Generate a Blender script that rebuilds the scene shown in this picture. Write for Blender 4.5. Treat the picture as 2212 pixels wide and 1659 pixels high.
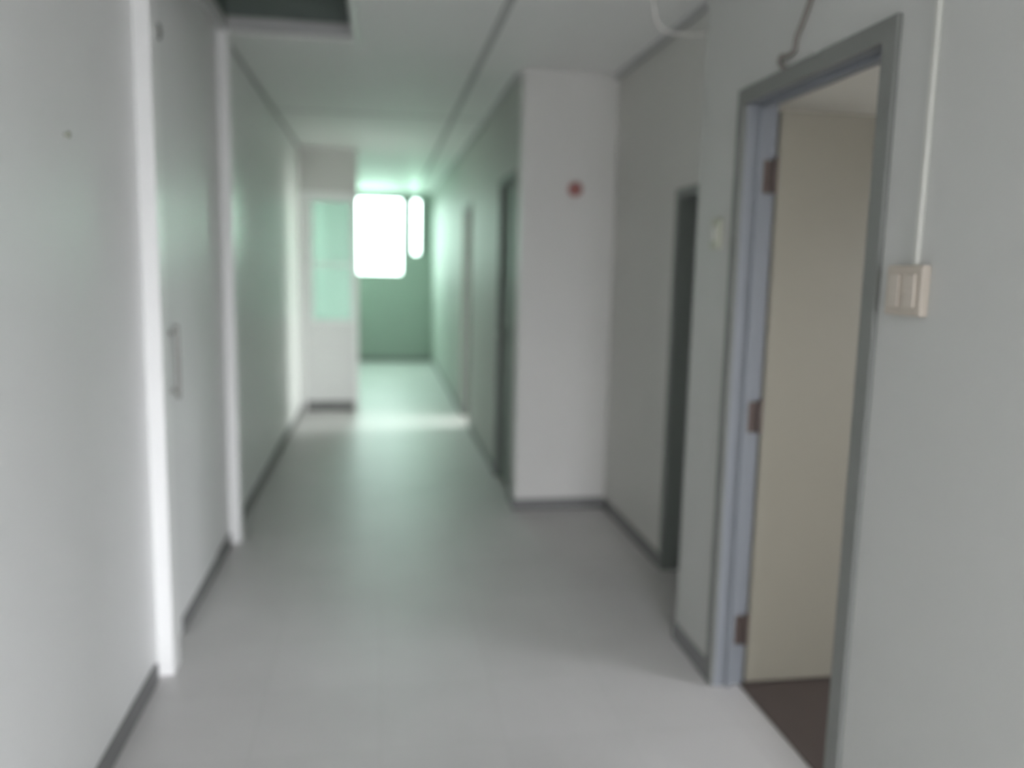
import bpy, bmesh, math, random
from mathutils import Matrix, Vector

random.seed(4)
S = bpy.context.scene
COL = S.collection
for o in list(bpy.data.objects):
    bpy.data.objects.remove(o, do_unlink=True)

# ------------------------------------------------------------------ camera
# rows: world X, Y, Z expressed in the camera's right / down / forward axes
R = [[0.987079, -0.001166, 0.160233], [-0.158812, -0.14021, 0.977302], [0.021326, -0.990121, -0.138583]]
cam_d = bpy.data.cameras.new('camera')
cam = bpy.data.objects.new('camera', cam_d)
COL.objects.link(cam)
CAM_H = 1.5
m = Matrix.Identity(4)
for i in range(3):
    m[i][0] = R[i][0]
    m[i][1] = -R[i][1]
    m[i][2] = -R[i][2]
m[0][3], m[1][3], m[2][3] = 0.0, 0.0, CAM_H
cam.matrix_world = m
cam_d.sensor_width = 36.0
cam_d.lens = 1760.0 * 36.0 / 2212.0
cam_d.clip_start = 0.05
cam_d.clip_end = 300
cam_d.dof.use_dof = True                      # the photograph is out of focus (focused too near)
cam_d.dof.focus_distance = 1.25
cam_d.dof.aperture_fstop = cam_d.lens / 1000.0 / 0.022
S.camera = cam

# ------------------------------------------------------------------ world, exposure
w = bpy.data.worlds.new('overcast_sky')
S.world = w
w.use_nodes = True
nt = w.node_tree
nt.nodes.clear()
wo = nt.nodes.new('ShaderNodeOutputWorld')
bg = nt.nodes.new('ShaderNodeBackground')
tc = nt.nodes.new('ShaderNodeTexCoord')
sx = nt.nodes.new('ShaderNodeSeparateXYZ')
mr = nt.nodes.new('ShaderNodeMapRange')
mr.inputs['From Min'].default_value = -0.05
mr.inputs['From Max'].default_value = 0.15
mx = nt.nodes.new('ShaderNodeMix')
mx.data_type = 'RGBA'
mx.inputs['A'].default_value = (0.2, 0.2, 0.2, 1)
mx.inputs['B'].default_value = (0.96, 0.98, 1.03, 1)
nt.links.new(tc.outputs['Generated'], sx.inputs[0])
nt.links.new(sx.outputs['Z'], mr.inputs['Value'])
nt.links.new(mr.outputs[0], mx.inputs['Factor'])
nt.links.new(mx.outputs['Result'], bg.inputs['Color'])
bg.inputs['Strength'].default_value = 6.0
nt.links.new(bg.outputs[0], wo.inputs[0])

S.view_settings.view_transform = 'Standard'
S.view_settings.look = 'None'
S.view_settings.gamma = 1.0
S.view_settings.use_curve_mapping = False
S.view_settings.exposure = 1.8
S.cycles.use_denoising = True
S.cycles.max_bounces = 14
S.cycles.diffuse_bounces = 10
S.cycles.glossy_bounces = 4
S.cycles.transparent_max_bounces = 12
S.cycles.sample_clamp_indirect = 8.0


def daylight(name, loc, rot, sx_, sy_, energy=None, color=(1, 1, 1), portal=False):
    l = bpy.data.lights.new(name, 'AREA')
    l.shape = 'RECTANGLE'
    l.size, l.size_y = sx_, sy_
    o = bpy.data.objects.new(name, l)
    COL.objects.link(o)
    o.location = loc
    o.rotation_euler = rot
    if portal:
        l.cycles.is_portal = True
    else:
        l.energy = energy
        l.color = color
    return o


# world X, Y planes of the corridor (camera stands at 0, 0)
XL, XR, XN, XE = -0.80, 0.84, 1.21, 1.42
YF, YP, YW, H = 4.92, 8.60, 13.2, 2.67
YB = -3.6
PI = math.pi
# portals guide the sky's light through the openings
daylight('sky_portal', (0.0, YW + 0.12, 2.0), (-PI / 2, 0, 0), 1.0, 1.3, portal=True)
daylight('sky_portal', (0.54, YB - 0.02, 1.2), (PI / 2, 0, 0), 1.28, 2.4, portal=True)
daylight('sky_portal', (XN + 0.12, -1.5, 1.5), (0, PI / 2, 0), 1.25, 1.25, portal=True)
daylight('sky_portal', (4.32, 0.6, 1.5), (0, PI / 2, 0), 1.2, 1.4, portal=True)
# added lamp outside the end window, angled to brighten the left side
daylight('added_daylight', (1.1, YW + 1.0, 2.2), (-PI / 2 - 0.1, 0, -0.75), 1.8, 1.8, energy=122, color=(0.74, 1.0, 0.85))
daylight('sky_portal', (4.32, 8.0, 1.5), (0, PI / 2, 0), 1.2, 1.8, portal=True)
# added lamp outside the far side-room window, fills the middle of the corridor
daylight('added_daylight', (5.2, 7.9, 1.45), (0, PI / 2, 0), 1.3, 2.4, energy=75, color=(0.93, 1.0, 0.88))


# ------------------------------------------------------------------ materials
def mat(name, col, rough=0.6, noise=0.0, nscale=3.0, bump=0.0, metal=0.0, spec=0.5):
    mt = bpy.data.materials.new(name)
    mt.use_nodes = True
    n = mt.node_tree.nodes
    l = mt.node_tree.links
    b = n['Principled BSDF']
    b.inputs['Base Color'].default_value = (*col, 1)
    b.inputs['Roughness'].default_value = rough
    b.inputs['Metallic'].default_value = metal
    b.inputs['Specular IOR Level'].default_value = spec
    if noise or bump:
        t = n.new('ShaderNodeTexCoord')
        x = n.new('ShaderNodeTexNoise')
        x.inputs['Scale'].default_value = nscale
        x.inputs['Detail'].default_value = 4
        l.new(t.outputs['Object'], x.inputs['Vector'])
        if noise:
            r = n.new('ShaderNodeMix')
            r.data_type = 'RGBA'
            r.inputs['A'].default_value = (*[c * (1 - noise) for c in col], 1)
            r.inputs['B'].default_value = (*[min(1, c * (1 + noise)) for c in col], 1)
            l.new(x.outputs['Fac'], r.inputs['Factor'])
            l.new(r.outputs['Result'], b.inputs['Base Color'])
        if bump:
            y = n.new('ShaderNodeTexNoise')
            y.inputs['Scale'].default_value = 90
            l.new(t.outputs['Object'], y.inputs['Vector'])
            bp = n.new('ShaderNodeBump')
            bp.inputs['Strength'].default_value = bump
            bp.inputs['Distance'].default_value = 0.002
            l.new(y.outputs['Fac'], bp.inputs['Height'])
            l.new(bp.outputs[0], b.inputs['Normal'])
    return mt


M = {}
M['wall'] = mat('wall_paint', (0.72, 0.71, 0.69), 0.45, 0.03, 1.2, 0.15)
M['wall_right'] = mat('dimmed_wall_paint', (0.50, 0.505, 0.485), 0.5, 0.03, 1.2, 0.15)  # darkened to stand in for weaker light on the right side
M['wall_far'] = mat('far_dimmed_wall_paint', (0.47, 0.49, 0.46), 0.55, 0.03, 1.2, 0.15)  # darkened against the strong window lamp, with slight green glow mixed in
M['wall_recess'] = mat('recess_wall_paint', (0.60, 0.595, 0.565), 0.5, 0.03, 1.2, 0.15)  # darker and slightly warmer than the main wall paint
M['wall_left'] = mat('lightened_wall_panel', (0.88, 0.885, 0.88), 0.4, 0.02, 1.2, 0.1)  # lightened to stand in for stronger light on the left side
M['wall_warm'] = mat('room_wall_paint', (0.72, 0.70, 0.64), 0.55, 0.03, 1.2, 0.15)
M['ceiling'] = mat('ceiling_panel', (0.87, 0.87, 0.86), 0.6, 0.03, 1.0)
M['batten'] = mat('ceiling_joint', (0.5, 0.5, 0.5), 0.6)
M['post'] = mat('white_gloss_paint', (0.97, 0.97, 0.965), 0.3, 0.02, 2)
M['skirting'] = mat('dark_skirting', (0.21, 0.21, 0.21), 0.5, 0.1, 5)
M['leafwhite'] = mat('white_door_laminate', (0.86, 0.865, 0.86), 0.4, 0.02, 2)
M['leafbeige'] = mat('beige_door_laminate', (0.34, 0.32, 0.265), 0.32, 0.03, 2)
M['frame'] = mat('blue_grey_steel_frame', (0.235, 0.25, 0.275), 0.45, 0.04, 3)
M['frame_arch'] = mat('grey_painted_architrave', (0.19, 0.195, 0.185), 0.5, 0.04, 3)
M['frame_dark'] = mat('dark_grey_frame', (0.20, 0.22, 0.205), 0.5, 0.05, 3)
M['leafdark'] = mat('dark_green_door', (0.17, 0.21, 0.18), 0.5, 0.08, 2)
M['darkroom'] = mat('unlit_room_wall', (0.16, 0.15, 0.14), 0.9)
M['brown'] = mat('brown_floor', (0.10, 0.078, 0.07), 0.6, 0.15, 4)
M['void'] = mat('roof_void_lining', (0.22, 0.26, 0.24), 0.9)
M['shaft'] = mat('hatch_lining', (0.60, 0.60, 0.60), 0.6)
M['rim'] = mat('hatch_trim', (0.80, 0.80, 0.78), 0.4)
M['hinge'] = mat('worn_bronze_hinge', (0.13, 0.10, 0.09), 0.45, 0.2, 20, metal=0.4)
M['darkmetal'] = mat('dark_metal', (0.14, 0.15, 0.14), 0.4, metal=0.6)
M['greymetal'] = mat('grey_metal', (0.36, 0.36, 0.34), 0.4, metal=0.5)
M['switch'] = mat('aged_beige_plastic', (0.46, 0.41, 0.35), 0.4, 0.04, 10)
M['switch2'] = mat('dull_olive_plastic', (0.42, 0.43, 0.35), 0.4, 0.04, 10)
M['rocker'] = mat('rocker_plastic', (0.50, 0.45, 0.39), 0.35)
M['conduit'] = mat('white_pvc', (0.55, 0.55, 0.51), 0.35)
M['cable'] = mat('grey_brown_cable', (0.22, 0.20, 0.18), 0.6)
M['whitecable'] = mat('pale_cable', (0.85, 0.82, 0.78), 0.5)
M['red'] = mat('faded_red_plastic', (0.38, 0.15, 0.14), 0.4, 0.05, 10)
M['farwall'] = mat('green_glow_wall_paint', (0.33, 0.385, 0.34), 0.5, 0.03, 1.5, 0.1)  # green window glow put into the paint colour
M['ground'] = mat('darkened_yard', (0.12, 0.12, 0.12), 0.95, 0.3, 1.0)  # unseen ground, darkened so less light rises through the entrance


def tiles():
    mt = mat('grey_floor_tile', (0.40, 0.39, 0.385), 0.46, 0.0)
    n, l = mt.node_tree.nodes, mt.node_tree.links
    b = n['Principled BSDF']
    t = n.new('ShaderNodeTexCoord')
    br = n.new('ShaderNodeTexBrick')
    br.offset = 0.0
    br.inputs['Scale'].default_value = 1.0
    br.inputs['Brick Width'].default_value = 0.4
    br.inputs['Row Height'].default_value = 0.4
    br.inputs['Mortar Size'].default_value = 0.004
    br.inputs['Mortar Smooth'].default_value = 0.5
    br.inputs['Color1'].default_value = (0.60, 0.585, 0.58, 1)
    br.inputs['Color2'].default_value = (0.58, 0.567, 0.56, 1)
    br.inputs['Mortar'].default_value = (0.56, 0.548, 0.54, 1)
    l.new(t.outputs['Object'], br.inputs['Vector'])
    ns = n.new('ShaderNodeTexNoise')
    ns.inputs['Scale'].default_value = 1.6
    ns.inputs['Detail'].default_value = 5
    l.new(t.outputs['Object'], ns.inputs['Vector'])
    rp = n.new('ShaderNodeMapRange')
    rp.inputs['To Min'].default_value = 0.88
    rp.inputs['To Max'].default_value = 1.12
    l.new(ns.outputs['Fac'], rp.inputs['Value'])
    mu = n.new('ShaderNodeVectorMath')
    mu.operation = 'SCALE'
    l.new(br.outputs['Color'], mu.inputs[0])
    l.new(rp.outputs[0], mu.inputs['Scale'])
    l.new(mu.outputs[0], b.inputs['Base Color'])
    bp = n.new('ShaderNodeBump')
    bp.inputs['Strength'].default_value = 0.3
    bp.inputs['Distance'].default_value = 0.002
    bp.invert = True
    l.new(br.outputs['Fac'], bp.inputs['Height'])
    l.new(bp.outputs[0], b.inputs['Normal'])
    return mt


M['floor'] = tiles()


def glass(name, col, frosted=0.0):
    mt = bpy.data.materials.new(name)
    mt.use_nodes = True
    n, l = mt.node_tree.nodes, mt.node_tree.links
    n.clear()
    o = n.new('ShaderNodeOutputMaterial')
    tr = n.new('ShaderNodeBsdfTransparent')
    tr.inputs[0].default_value = (*col, 1)
    gl = n.new('ShaderNodeBsdfGlossy')
    gl.inputs['Roughness'].default_value = 0.05 + 0.3 * frosted
    fr = n.new('ShaderNodeMixShader')
    fr.inputs[0].default_value = 0.06
    base = tr
    if frosted:
        tl = n.new('ShaderNodeBsdfTranslucent')
        tl.inputs[0].default_value = (*col, 1)
        fm = n.new('ShaderNodeMixShader')
        fm.inputs[0].default_value = frosted
        l.new(tr.outputs[0], fm.inputs[1])
        l.new(tl.outputs[0], fm.inputs[2])
        base = fm
    l.new(base.outputs[0], fr.inputs[1])
    l.new(gl.outputs[0], fr.inputs[2])
    l.new(fr.outputs[0], o.inputs[0])
    return mt


M['glass_green'] = glass('green_light_glass', (0.87, 1.0, 0.93))  # tint stands in for greenish light from outside
M['glass_frost'] = glass('frosted_door_glass', (0.90, 0.97, 0.95), 0.8)
M['glass_side'] = glass('frosted_side_glass', (0.16, 0.19, 0.12), 0.7)


# ------------------------------------------------------------------ mesh helpers
def add_box(bm, x0, x1, y0, y1, z0, z1, bev=0.0):
    vs = [bm.verts.new((x, y, z)) for x in (x0, x1) for y in (y0, y1) for z in (z0, z1)]
    idx = [(0, 1, 3, 2), (4, 6, 7, 5), (0, 4, 5, 1), (2, 3, 7, 6), (0, 2, 6, 4), (1, 5, 7, 3)]
    fs = [bm.faces.new([vs[i] for i in f]) for f in idx]
    if bev:
        es = list({e for f in fs for e in f.edges})
        bmesh.ops.bevel(bm, geom=es, offset=bev, segments=2, affect='EDGES', profile=0.6)
    return bm


def add_cyl(bm, p0, p1, r, seg=16):
    p0, p1 = Vector(p0), Vector(p1)
    d = p1 - p0
    q = d.to_track_quat('Z', 'Y').to_matrix().to_4x4()
    mtx = Matrix.Translation((p0 + p1) / 2) @ q
    bmesh.ops.create_cone(bm, cap_ends=True, segments=seg, radius1=r, radius2=r, depth=d.length, matrix=mtx)


def add_dome(bm, c, r, axis, flat=0.6):
    q = Vector(axis).to_track_quat('Z', 'Y').to_matrix().to_4x4()
    mtx = Matrix.Translation(c) @ q @ Matrix.Diagonal((1, 1, flat, 1))
    bmesh.ops.create_uvsphere(bm, u_segments=20, v_segments=12, radius=r, matrix=mtx)


def add_tube(bm, pts, r, seg=10):
    # smooth tube through points (Catmull-Rom)
    P = [Vector(p) for p in pts]
    P = [P[0] * 2 - P[1]] + P + [P[-1] * 2 - P[-2]]
    path = []
    for i in range(1, len(P) - 2):
        for k in range(8):
            t = k / 8
            a, b, c, d = P[i - 1], P[i], P[i + 1], P[i + 2]
            path.append(0.5 * ((2 * b) + (c - a) * t + (2 * a - 5 * b + 4 * c - d) * t * t + (3 * b - a - 3 * c + d) * t ** 3))
    path.append(P[-2])
    rings = []
    for i, p in enumerate(path):
        tg = (path[min(i + 1, len(path) - 1)] - path[max(i - 1, 0)]).normalized()
        up = Vector((0, 1, 0)) if abs(tg.y) < 0.9 else Vector((1, 0, 0))
        u = tg.cross(up).normalized()
        v = tg.cross(u)
        rings.append([bm.verts.new(p + r * (math.cos(2 * PI * k / seg) * u + math.sin(2 * PI * k / seg) * v)) for k in range(seg)])
    for a, b in zip(rings, rings[1:]):
        for k in range(seg):
            bm.faces.new((a[k], a[(k + 1) % seg], b[(k + 1) % seg], b[k]))
    bm.faces.new(rings[0])
    bm.faces.new(rings[-1])


def obj(name, bm, material, parent=None, smooth=False):
    bmesh.ops.recalc_face_normals(bm, faces=bm.faces)
    me = bpy.data.meshes.new(name)
    bm.to_mesh(me)
    bm.free()
    me.materials.append(material)
    if smooth:
        for p in me.polygons:
            p.use_smooth = True
    o = bpy.data.objects.new(name, me)
    COL.objects.link(o)
    if parent:
        o.parent = parent
        o.matrix_parent_inverse = Matrix.Translation(-parent.location)
    return o


def boxes(name, bl, material, parent=None, bev=0.0):
    bm = bmesh.new()
    for b in bl:
        add_box(bm, *b, bev=bev)
    return obj(name, bm, material, parent)


def struct(o, label=None):
    o['kind'] = 'structure'
    if label:
        o['label'] = label
    return o


def thing(o, label, cat, group=None):
    o['label'] = label
    o['category'] = cat
    if group:
        o['group'] = group
    return o


def empty(name, loc):
    o = bpy.data.objects.new(name, None)
    COL.objects.link(o)
    o.location = loc
    o.empty_display_size = 0.1
    return o


T = 0.10
# ------------------------------------------------------------------ setting
# near door hole: y 1.85..2.70, recess doorway y 3.12..3.84, two doorways in the far right wall
struct(boxes('floor', [(-1.2, 4.4, YB - 0.1, YW + 0.1, -0.15, 0.0)], M['floor']), 'grey tiled corridor floor')
struct(boxes('floor_room', [(XN + 0.10, 4.2, -0.5, 2.95, 0.0, 0.004), (XE + 0.10, 4.2, 3.05, YF + T, 0.0, 0.004)], M['brown']), 'dark brown floor inside the side rooms')
struct(boxes('ground', [(-40, 40, -40, 50, -0.35, -0.30)], M['ground']), 'unseen yard outside, kept dark to limit light from below')

# ceiling with the hatch hole x -0.76..-0.13, y 3.55..4.50
HX0, HX1, HY0, HY1 = -0.76, -0.13, 3.55, 4.50
struct(boxes('ceiling', [
    (-1.0, HX0, YB, YW + 0.1, H, H + 0.05),
    (HX1, 4.3, YB, YW + 0.1, H, H + 0.05),
    (HX0, HX1, YB, HY0, H, H + 0.05),
    (HX0, HX1, HY1, YW + 0.1, H, H + 0.05)], M['ceiling']), 'pale grey panelled ceiling')
n_trim = 0


def trim(bl, material, label, bev=0.0):
    global n_trim
    n_trim += 1
    return struct(boxes('trim_%d' % n_trim, bl, material, bev=bev), label)


trim([(0.55, 0.585, YB, YW, H - 0.012, H)], M['batten'], 'dark joint strip running along the ceiling', 0.003)
trim([(XE - 0.03, XE, 3.05, YF, H - 0.03, H)], M['batten'], 'dark cornice at the top of the recessed wall', 0.003)
trim([(XR - 0.03, XR, YF + T, YW, H - 0.03, H)], M['batten'], 'dark cornice along the far right wall', 0.003)
trim([(XL, XL + 0.02, HY1 + 0.06, YW, H - 0.02, H)], M['batten'], 'thin cornice on the left wall', 0.003)
trim([(XL, XR, 6.6, 6.63, H - 0.004, H)], M['shaft'], 'joint strip across the ceiling', 0.002)

# walls
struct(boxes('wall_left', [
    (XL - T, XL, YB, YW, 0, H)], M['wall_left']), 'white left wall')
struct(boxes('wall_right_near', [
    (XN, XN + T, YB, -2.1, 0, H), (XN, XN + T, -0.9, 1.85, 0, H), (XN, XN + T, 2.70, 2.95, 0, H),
    (XN, XN + T, 1.85, 2.70, 2.10, H), (XN, XN + T, -2.1, -0.9, 0, 0.9), (XN, XN + T, -2.1, -0.9, 2.1, H),  # unseen window hole behind the camera, added to light the left wall
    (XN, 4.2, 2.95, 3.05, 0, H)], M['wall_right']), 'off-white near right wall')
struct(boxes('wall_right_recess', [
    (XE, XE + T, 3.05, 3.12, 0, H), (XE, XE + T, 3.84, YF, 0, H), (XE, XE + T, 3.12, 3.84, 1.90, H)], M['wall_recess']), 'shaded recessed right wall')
struct(boxes('wall_facing', [(XR, XE + T, YF, YF + T, 0, H)], M['wall']), 'short white wall facing down the corridor')
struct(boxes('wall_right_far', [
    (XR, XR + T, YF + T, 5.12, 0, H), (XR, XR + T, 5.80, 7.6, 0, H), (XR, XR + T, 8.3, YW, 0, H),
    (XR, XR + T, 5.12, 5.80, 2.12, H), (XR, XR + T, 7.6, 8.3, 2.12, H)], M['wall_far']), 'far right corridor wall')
WX0, WX1, WZ0, WZ1 = -0.40, 0.36, 1.38, 2.57
struct(boxes('wall_end', [
    (XL - T, WX0, YW, YW + T, 0, H), (WX0, 0.74, YW, YW + T, 0, WZ0), (0.74, XR + T, YW, YW + T, 0, H),
    (WX1, 0.74, YW, YW + T, WZ0, 1.70), (WX0, 0.74, YW, YW + T, WZ1, H)], M['farwall']), 'end wall with the bright window, green glow in its paint')
# back of the corridor behind the viewer: unseen entrance, sized and shifted to steer the light
struct(boxes('wall_back', [(XL - T, -0.1, YB - T, YB, 0, H), (1.18, XN + T, YB - T, YB, 0, H), (-0.1, 1.18, YB - T, YB, 2.4, H)], M['wall']), 'wall around the unseen entrance')
# side rooms
struct(boxes('wall_room', [
    (XN + T, 4.3, -0.6, -0.5, 0, H), (4.2, 4.3, -0.5, -0.1, 0, H), (4.2, 4.3, 1.3, 2.95, 0, H),
    (4.2, 4.3, -0.1, 1.3, 0, 0.9), (4.2, 4.3, -0.1, 1.3, 2.1, H)], M['wall_warm']), 'walls of the near right room')
struct(boxes('wall_room_warm', [(XN + T, 4.2, 2.93, 2.95, 0, H)], M['wall_warm']), 'inner wall of the near right room')
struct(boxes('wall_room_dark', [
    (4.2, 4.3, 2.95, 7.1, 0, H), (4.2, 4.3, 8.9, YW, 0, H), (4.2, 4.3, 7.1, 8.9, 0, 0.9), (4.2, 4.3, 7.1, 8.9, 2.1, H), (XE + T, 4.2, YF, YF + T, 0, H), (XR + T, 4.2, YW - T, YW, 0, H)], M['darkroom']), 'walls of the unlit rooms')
struct(boxes('wall_side_room', [(XR + T, 4.2, 6.9, 7.0, 0, H), (XR + T, 4.2, 9.3, 9.4, 0, H)], M['wall']), 'walls of the daylit side room')
# partition holding the half-glazed leaf
struct(boxes('wall_partition', [(XL, -0.22, YP, YP + 0.08, 2.24, H)], M['wall']), 'wall panel above the half-glazed leaf')


# skirtings
def base(side, bl):
    struct(boxes('baseboard_' + side, bl, M['skirting'], bev=0.003), 'dark skirting')


b_ = 0.012
BH = 0.07
base('left', [(XL, XL + b_, YB, 2.93, 0, BH), (XL, XL + b_, 3.32, 4.40, 0, BH), (XL, XL + b_, 4.55, YP, 0, BH), (XL, XL + b_, YP + .08, YW, 0, BH)])
base('right_near', [(XN - b_, XN, YB, 1.83, 0, BH), (XN - b_, XN, 2.72, 3.05, 0, BH), (XN - b_, XE, 3.05, 3.05 + b_, 0, BH)])
base('right_recess', [(XE - b_, XE, 3.86, YF, 0, BH)])
base('facing', [(XR - b_, XE - b_, YF - b_, YF, 0, BH)])
base('right_far', [(XR - b_, XR, YF, 5.10, 0, BH), (XR - b_, XR, 5.82, 7.57, 0, BH), (XR - b_, XR, 8.33, YW, 0, BH)])
base('end', [(XL, XR - b_, YW - b_, YW, 0, BH)])

# left wall posts
trim([(XL, XL + 0.055, 2.97, 3.07, 0.0, H)], M['post'], 'white post projecting from the left wall, nearest the camera', 0.004)
trim([(XL, XL + 0.055, 4.44, 4.54, 0.0, H)], M['post'], 'white post projecting from the left wall, farther one', 0.004)

# door_1: flush white door in the left wall between the posts
d1 = struct(empty('door_1', (XL, 3.6, 0)), 'flush white door between the two white posts')
boxes('door_leaf', [(XL, XL + 0.006, 3.17, 4.05, 0.01, H - 0.02)], M['wall_left'], d1, 0.002)
bm = bmesh.new()
add_box(bm, XL + 0.008, XL + 0.014, 3.20, 3.245, 0.99, 1.27, bev=0.002)
h1 = obj('handle_plate', bm, M['greymetal'], d1)
bm = bmesh.new()
add_cyl(bm, (XL + 0.012, 3.222, 1.02), (XL + 0.045, 3.222, 1.02), 0.008)
add_cyl(bm, (XL + 0.012, 3.222, 1.24), (XL + 0.045, 3.222, 1.24), 0.008)
add_tube(bm, [(XL + 0.045, 3.222, 0.99), (XL + 0.047, 3.222, 1.13), (XL + 0.045, 3.222, 1.27)], 0.009)
obj('handle', bm, M['greymetal'], d1, True)

# ------------------------------------------------------------------ window_1 at the end of the corridor
w1 = struct(empty('window_1', ((WX0 + 0.74) / 2, YW, WZ0)), 'blazing white window in the end wall')
f = 0.02
boxes('window_frame', [
    (WX0, WX1, YW + 0.02, YW + 0.07, WZ0, WZ0 + f), (WX0, 0.66, YW + 0.02, YW + 0.07, WZ1 - f, WZ1),
    (WX0, WX0 + f, YW + 0.02, YW + 0.07, WZ0, WZ1), (WX1 - f, 0.52, YW + 0.02, YW + 0.07, 1.70, WZ1),
    (WX1 - f, WX1, YW + 0.02, YW + 0.07, WZ0, 1.70),
    (0.62, 0.74, YW + 0.02, YW + 0.07, 1.70, WZ1), (0.48, 0.66, YW + 0.02, YW + 0.07, 1.70, 1.72)], M['frame_dark'], w1, 0.002)
boxes('window_pane', [(WX0 + f, WX1 - f, YW + 0.043, YW + 0.047, WZ0 + f, WZ1 - f)], M['glass_green'], w1)
boxes('window_pane', [(0.52, 0.62, YW + 0.043, YW + 0.047, 1.72, WZ1 - f)], M['glass_green'], w1)  # added narrow pane, shaped after a smeared streak of light

# ------------------------------------------------------------------ door_2: half-glazed leaf closing the left half of the passage
d2 = struct(empty('door_2', (-0.5, YP, 0)), 'white half-glazed leaf standing across the left of the passage')
GX0, GX1, GZ0, GZ1 = -0.675, -0.285, 0.95, 2.15
bm = bmesh.new()
y0, y1 = YP + 0.02, YP + 0.065
add_box(bm, XL + 0.05, GX0, y0, y1, 0.10, 2.2)
add_box(bm, GX1, -0.26, y0, y1, 0.10, 2.2)
add_box(bm, GX0, GX1, y0, y1, 0.10, GZ0)
add_box(bm, GX0, GX1, y0, y1, GZ1, 2.2)
obj('door_leaf', bm, M['leafwhite'], d2)
boxes('glazing_bead', [(GX0, GX1, y0 - 0.012, y0, GZ0 - 0.03, GZ0), (GX0, GX1, y0 - 0.012, y0, GZ1, GZ1 + 0.03),
                       (GX0 - 0.03, GX0, y0 - 0.012, y0, GZ0 - 0.03, GZ1 + 0.03), (GX1, GX1 + 0.02, y0 - 0.012, y0, GZ0 - 0.03, GZ1 + 0.03),
                       (GX0, GX1, y0, y0 + 0.02, 1.50, 1.53)], M['post'], d2, 0.002)
boxes('door_pane', [(GX0, GX1, y0 + 0.022, y0 + 0.027, GZ0, GZ1)], M['glass_frost'], d2)
boxes('kick_plate', [(XL + 0.05, -0.36, y0 - 0.01, y0, 0.0, 0.10), (XL + 0.05, -0.26, y0, y1, 0.0, 0.10)], M['skirting'], d2, 0.002)
boxes('door_frame', [(XL, XL + 0.05, YP, YP + 0.08, 0, 2.24), (-0.26, -0.22, YP, YP + 0.08, 0, 2.24), (XL + 0.05, -0.26, YP, YP + 0.08, 2.2, 2.24)], M['post'], d2, 0.003)

# ------------------------------------------------------------------ door_3: near right doorway, blue-grey steel frame, beige leaf swung into the room
d3 = struct(empty('door_3', (XN, 2.27, 0)), 'open beige door in a blue-grey steel frame')
A0, A1 = 1.85, 2.70      # outer frame
fw = 0.045
bm = bmesh.new()
for (a, b) in ((A0, A0 + fw), (A1 - fw, A1)):
    add_box(bm, XN + 0.001, XN + T + 0.012, a, b, 0, 2.11, bev=0.003)
add_box(bm, XN + 0.001, XN + T + 0.012, A0 + fw, A1 - fw, 2.065, 2.11, bev=0.003)
obj('door_frame', bm, M['frame'], d3)
bm = bmesh.new()
for (a, b) in ((A0 - 0.012, A0 + fw), (A1 - fw, A1 + 0.004)):
    add_box(bm, XN - 0.014, XN, a, b, 0, 2.115, bev=0.002)
add_box(bm, XN - 0.014, XN, A0 + fw, A1 - fw, 2.062, 2.115, bev=0.002)
obj('architrave', bm, M['frame_arch'], d3)
bm = bmesh.new()
add_box(bm, XN + 0.045, XN + 0.062, A1 - fw - 0.014, A1 - fw, 0, 2.065, bev=0.002)
add_box(bm, XN + 0.045, XN + 0.062, A0 + fw, A0 + fw + 0.014, 0, 2.065, bev=0.002)
add_box(bm, XN + 0.045, XN + 0.062, A0 + fw, A1 - fw, 2.051, 2.065, bev=0.002)
obj('door_stop', bm, M['frame'], d3)
leaf3 = empty('door_leaf', (XN + T + 0.02, A1 - fw, 0))
leaf3.parent = d3
leaf3.matrix_parent_inverse = Matrix.Translation(-d3.location)
LX0, LX1 = XN + T + 0.022, XN + T + 0.022 + 0.76
boxes('door_panel', [(LX0, LX1, A1 - 0.05, A1 - 0.01, 0.012, 2.05)], M['leafbeige'], leaf3, 0.002)
bm = bmesh.new()
add_box(bm, LX1 - 0.085, LX1 - 0.04, A1 - 0.056, A1 - 0.05, 0.93, 1.13, bev=0.002)
add_cyl(bm, (LX1 - 0.06, A1 - 0.056, 1.05), (LX1 - 0.06, A1 - 0.10, 1.05), 0.009)
add_cyl(bm, (LX1 - 0.05, A1 - 0.10, 1.05), (LX1 - 0.18, A1 - 0.10, 1.05), 0.009)
obj('door_handle', bm, M['greymetal'], leaf3, True)
for hz in (1.83, 1.005, 0.215):
    bm = bmesh.new()
    hx = XN + T - 0.005
    hy = A1 - fw
    add_box(bm, hx - 0.028, hx + 0.005, hy - 0.004, hy, hz - 0.055, hz + 0.055, bev=0.001)
    add_cyl(bm, (hx + 0.014, hy - 0.008, hz - 0.055), (hx + 0.014, hy - 0.008, hz + 0.055), 0.009, 12)
    add_dome(bm, (hx + 0.014, hy - 0.008, hz + 0.058), 0.008, (0, 0, 1), 0.8)
    obj('hinge', bm, M['hinge'], d3)

# room window (lights the near right room)
w3 = struct(empty('window_2', (4.25, 0.6, 0.9)), 'window of the near right room')
boxes('window_frame', [(4.22, 4.28, -0.1, -0.05, 0.9, 2.1), (4.22, 4.28, 1.25, 1.3, 0.9, 2.1), (4.22, 4.28, -0.05, 1.25, 0.9, 0.95),
                       (4.22, 4.28, -0.05, 1.25, 2.05, 2.1), (4.22, 4.28, 0.58, 0.62, 0.95, 2.05)], M['post'], w3)

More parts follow.
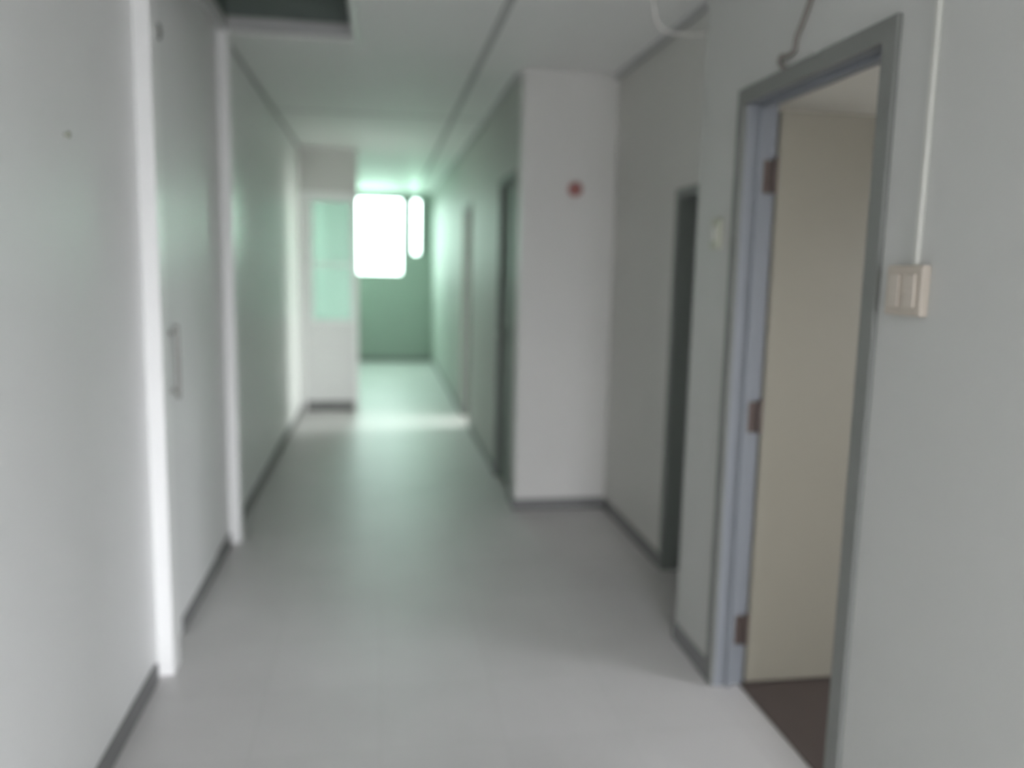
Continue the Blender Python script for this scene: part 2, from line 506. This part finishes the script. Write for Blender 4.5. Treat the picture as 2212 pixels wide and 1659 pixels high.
w4 = struct(empty('window_3', (4.25, 8.0, 0.9)), 'window of the far right side room')
boxes('window_frame', [(4.22, 4.28, 7.1, 7.15, 0.9, 2.1), (4.22, 4.28, 8.85, 8.9, 0.9, 2.1), (4.22, 4.28, 7.15, 8.85, 0.9, 0.95),
                       (4.22, 4.28, 7.15, 8.85, 2.05, 2.1), (4.22, 4.28, 7.98, 8.02, 0.95, 2.05)], M['post'], w4)

# ------------------------------------------------------------------ door_4: dark open doorway in the recessed wall
d4 = struct(empty('door_4', (XE, 3.48, 0)), 'dark doorway in the recessed right wall')
boxes('door_frame', [(XE - 0.01, XE + T + 0.01, 3.80, 3.84, 0, 1.90), (XE - 0.01, XE + T + 0.01, 3.12, 3.16, 0, 1.90), (XE - 0.01, XE + T + 0.01, 3.16, 3.80, 1.86, 1.90)], M['frame_dark'], d4, 0.003)
boxes('door_leaf', [(XE + T + 0.01, XE + T + 0.62, 3.80, 3.84, 0.01, 1.85)], M['leafdark'], d4, 0.002)

# door_5 / door_6: closed dark doors in the far right wall
for k, (a, b) in enumerate(((5.12, 5.80), (7.6, 8.3))):
    d = struct(empty('door_%d' % (5 + k), (XR, (a + b) / 2, 0)), ['dark green door just behind the white facing wall', 'open doorway farther down the right wall'][k])
    boxes('door_frame', [(XR - 0.01, XR + T, a, a + 0.04, 0, 2.12), (XR - 0.01, XR + T, b - 0.04, b, 0, 2.12), (XR - 0.01, XR + T, a + 0.04, b - 0.04, 2.08, 2.12)], M['frame_dark'], d, 0.003)
    if k:       # open, swung into the side room
        boxes('door_leaf', [(XR + T + 0.01, XR + T + 0.62, b - 0.04, b, 0.01, 2.08)], M['leafdark'], d, 0.002)
        continue
    boxes('door_leaf', [(XR + 0.03, XR + 0.07, a + 0.04, b - 0.04, 0.01, 2.08)], M['leafdark'], d, 0.002)
    bm = bmesh.new()
    add_box(bm, XR + 0.024, XR + 0.03, b - 0.12, b - 0.08, 0.95, 1.15)
    add_cyl(bm, (XR + 0.024, b - 0.1, 1.05), (XR - 0.02, b - 0.1, 1.05), 0.009)
    add_cyl(bm, (XR - 0.02, b - 0.09, 1.05), (XR - 0.02, b - 0.21, 1.05), 0.009)
    obj('door_handle', bm, M['greymetal'], d, True)

# ------------------------------------------------------------------ ceiling hatch
ht = thing(empty('ceiling_hatch', ((HX0 + HX1) / 2, (HY0 + HY1) / 2, H)), 'open dark hatch in the ceiling with a pale trim, beside the left wall', 'ceiling hatch')
bm = bmesh.new()
for b in ((HX0 - 0.02, HX1 + 0.035, HY1, HY1 + 0.045), (HX0 - 0.02, HX1 + 0.035, HY0 - 0.045, HY0), (HX1, HX1 + 0.035, HY0, HY1)):
    add_box(bm, b[0], b[1], b[2], b[3], H - 0.018, H - 0.0005, bev=0.004)
obj('hatch_trim', bm, M['rim'], ht)
boxes('hatch_lining', [(HX0, HX1, HY1 - 0.012, HY1 - 0.0005, H + 0.0, H + 0.065), (HX0, HX1, HY0 + 0.0005, HY0 + 0.012, H, H + 0.065),
                       (HX1 - 0.012, HX1 - 0.0005, HY0 + .012, HY1 - .012, H, H + 0.065)], M['shaft'], ht)
boxes('side_ledge', [(XL + 0.003, HX0 + 0.01, HY0, HY1 + 0.04, H - 0.02, H - 0.0005)], M['shaft'], ht, 0.004)
t_ = 0.02
boxes('roof_void', [(HX0 - t_, HX0, HY0 - t_, HY1 + t_, H + 0.05, H + 0.75), (HX1, HX1 + t_, HY0 - t_, HY1 + t_, H + 0.05, H + 0.75),
                    (HX0, HX1, HY0 - t_, HY0, H + 0.05, H + 0.75), (HX0, HX1, HY1, HY1 + t_, H + 0.05, H + 0.75),
                    (HX0, HX1, HY0, HY1, H + 0.73, H + 0.75)], M['void'], ht)

# ------------------------------------------------------------------ wall fittings
# switch by the near door, with its conduit coming down from the ceiling
sw = thing(empty('light_switch', (XN, 1.72, 1.47)), 'beige double light switch under the thin conduit, right of the near open door', 'light switch')
boxes('switch_plate', [(XN - 0.022, XN, 1.655, 1.785, 1.415, 1.53)], M['switch'], sw, 0.004)
for yy in (1.692, 1.748):
    bm = bmesh.new()
    add_box(bm, XN - 0.028, XN - 0.022, yy - 0.018, yy + 0.018, 1.435, 1.51, bev=0.002)
    obj('rocker', bm, M['rocker'], sw)
bm = bmesh.new()
add_box(bm, XN - 0.012, XN, 1.695, 1.71, 1.53, H, bev=0.003)
thing(obj('conduit', bm, M['conduit']), 'thin white conduit running down the right wall to the beige switch', 'conduit')

sw = thing(empty('light_switch', (XN, 2.835, 1.645)), 'small olive light switch on the narrow wall strip left of the near open door', 'light switch')
boxes('switch_plate', [(XN - 0.018, XN, 2.80, 2.87, 1.59, 1.70)], M['switch2'], sw, 0.004)
boxes('rocker', [(XN - 0.025, XN - 0.018, 2.822, 2.848, 1.62, 1.67)], M['conduit'], sw, 0.002)

# cable above the near door
bm = bmesh.new()
cp = [(2.245, 2.32), (2.27, 2.27), (2.30, 2.23), (2.335, 2.19), (2.345, 2.155), (2.385, 2.15), (2.425, 2.158), (2.43, 2.14), (2.41, 2.125), (2.385, 2.112)]
add_tube(bm, [(XN - 0.008, y, z) for y, z in [(2.19, 2.62), (2.21, 2.46)] + cp], 0.007)
thing(obj('cable', bm, M['cable'], smooth=True), 'dark thin cable dangling down the wall above the near open door', 'cable')

# pale wire looping from the ceiling
bm = bmesh.new()
wp = [(1.03, H), (1.055, 2.62), (1.08, 2.575), (1.09, 2.51), (1.115, 2.475), (1.16, 2.458), (1.24, 2.456), (1.32, 2.468), (1.42, 2.49)]
add_tube(bm, [(x, 3.3, z) for x, z in wp], 0.004)
thing(obj('hanging_wire', bm, M['whitecable'], smooth=True), 'pale wire sagging from the ceiling behind the corner of the near right wall', 'wire')

# red alarm on the facing wall
al = thing(empty('fire_alarm', (1.165, YF, 1.99)), 'small round faded red fire alarm high on the short white facing wall', 'fire alarm')
bm = bmesh.new()
add_cyl(bm, (1.165, YF, 1.99), (1.165, YF - 0.025, 1.99), 0.042, 24)
obj('back_plate', bm, M['red'], al)
bm = bmesh.new()
add_dome(bm, (1.165, YF - 0.025, 1.99), 0.034, (0, -1, 0), 0.7)
obj('dome', bm, M['red'], al, True)

# hook high on the left wall, just past the near post
hk = bmesh.new()
add_box(hk, XL, XL + 0.006, 3.17, 3.20, 2.27, 2.36, bev=0.002)
add_tube(hk, [(XL + 0.006, 3.185, 2.335), (XL + 0.03, 3.185, 2.33), (XL + 0.036, 3.185, 2.30), (XL + 0.03, 3.185, 2.28)], 0.005)
thing(obj('wall_hook', hk, M['darkmetal']), 'small dark hook high on the left wall beside the nearer white post', 'hook')

# nail in the left wall near the camera
bm = bmesh.new()
add_cyl(bm, (XL, 2.315, 1.82), (XL + 0.012, 2.315, 1.82), 0.003, 10)
add_cyl(bm, (XL + 0.012, 2.315, 1.82), (XL + 0.015, 2.315, 1.82), 0.009, 14)
thing(obj('wall_nail', bm, M['switch2']), 'small brownish nail head on the blank left wall nearest the camera', 'nail')
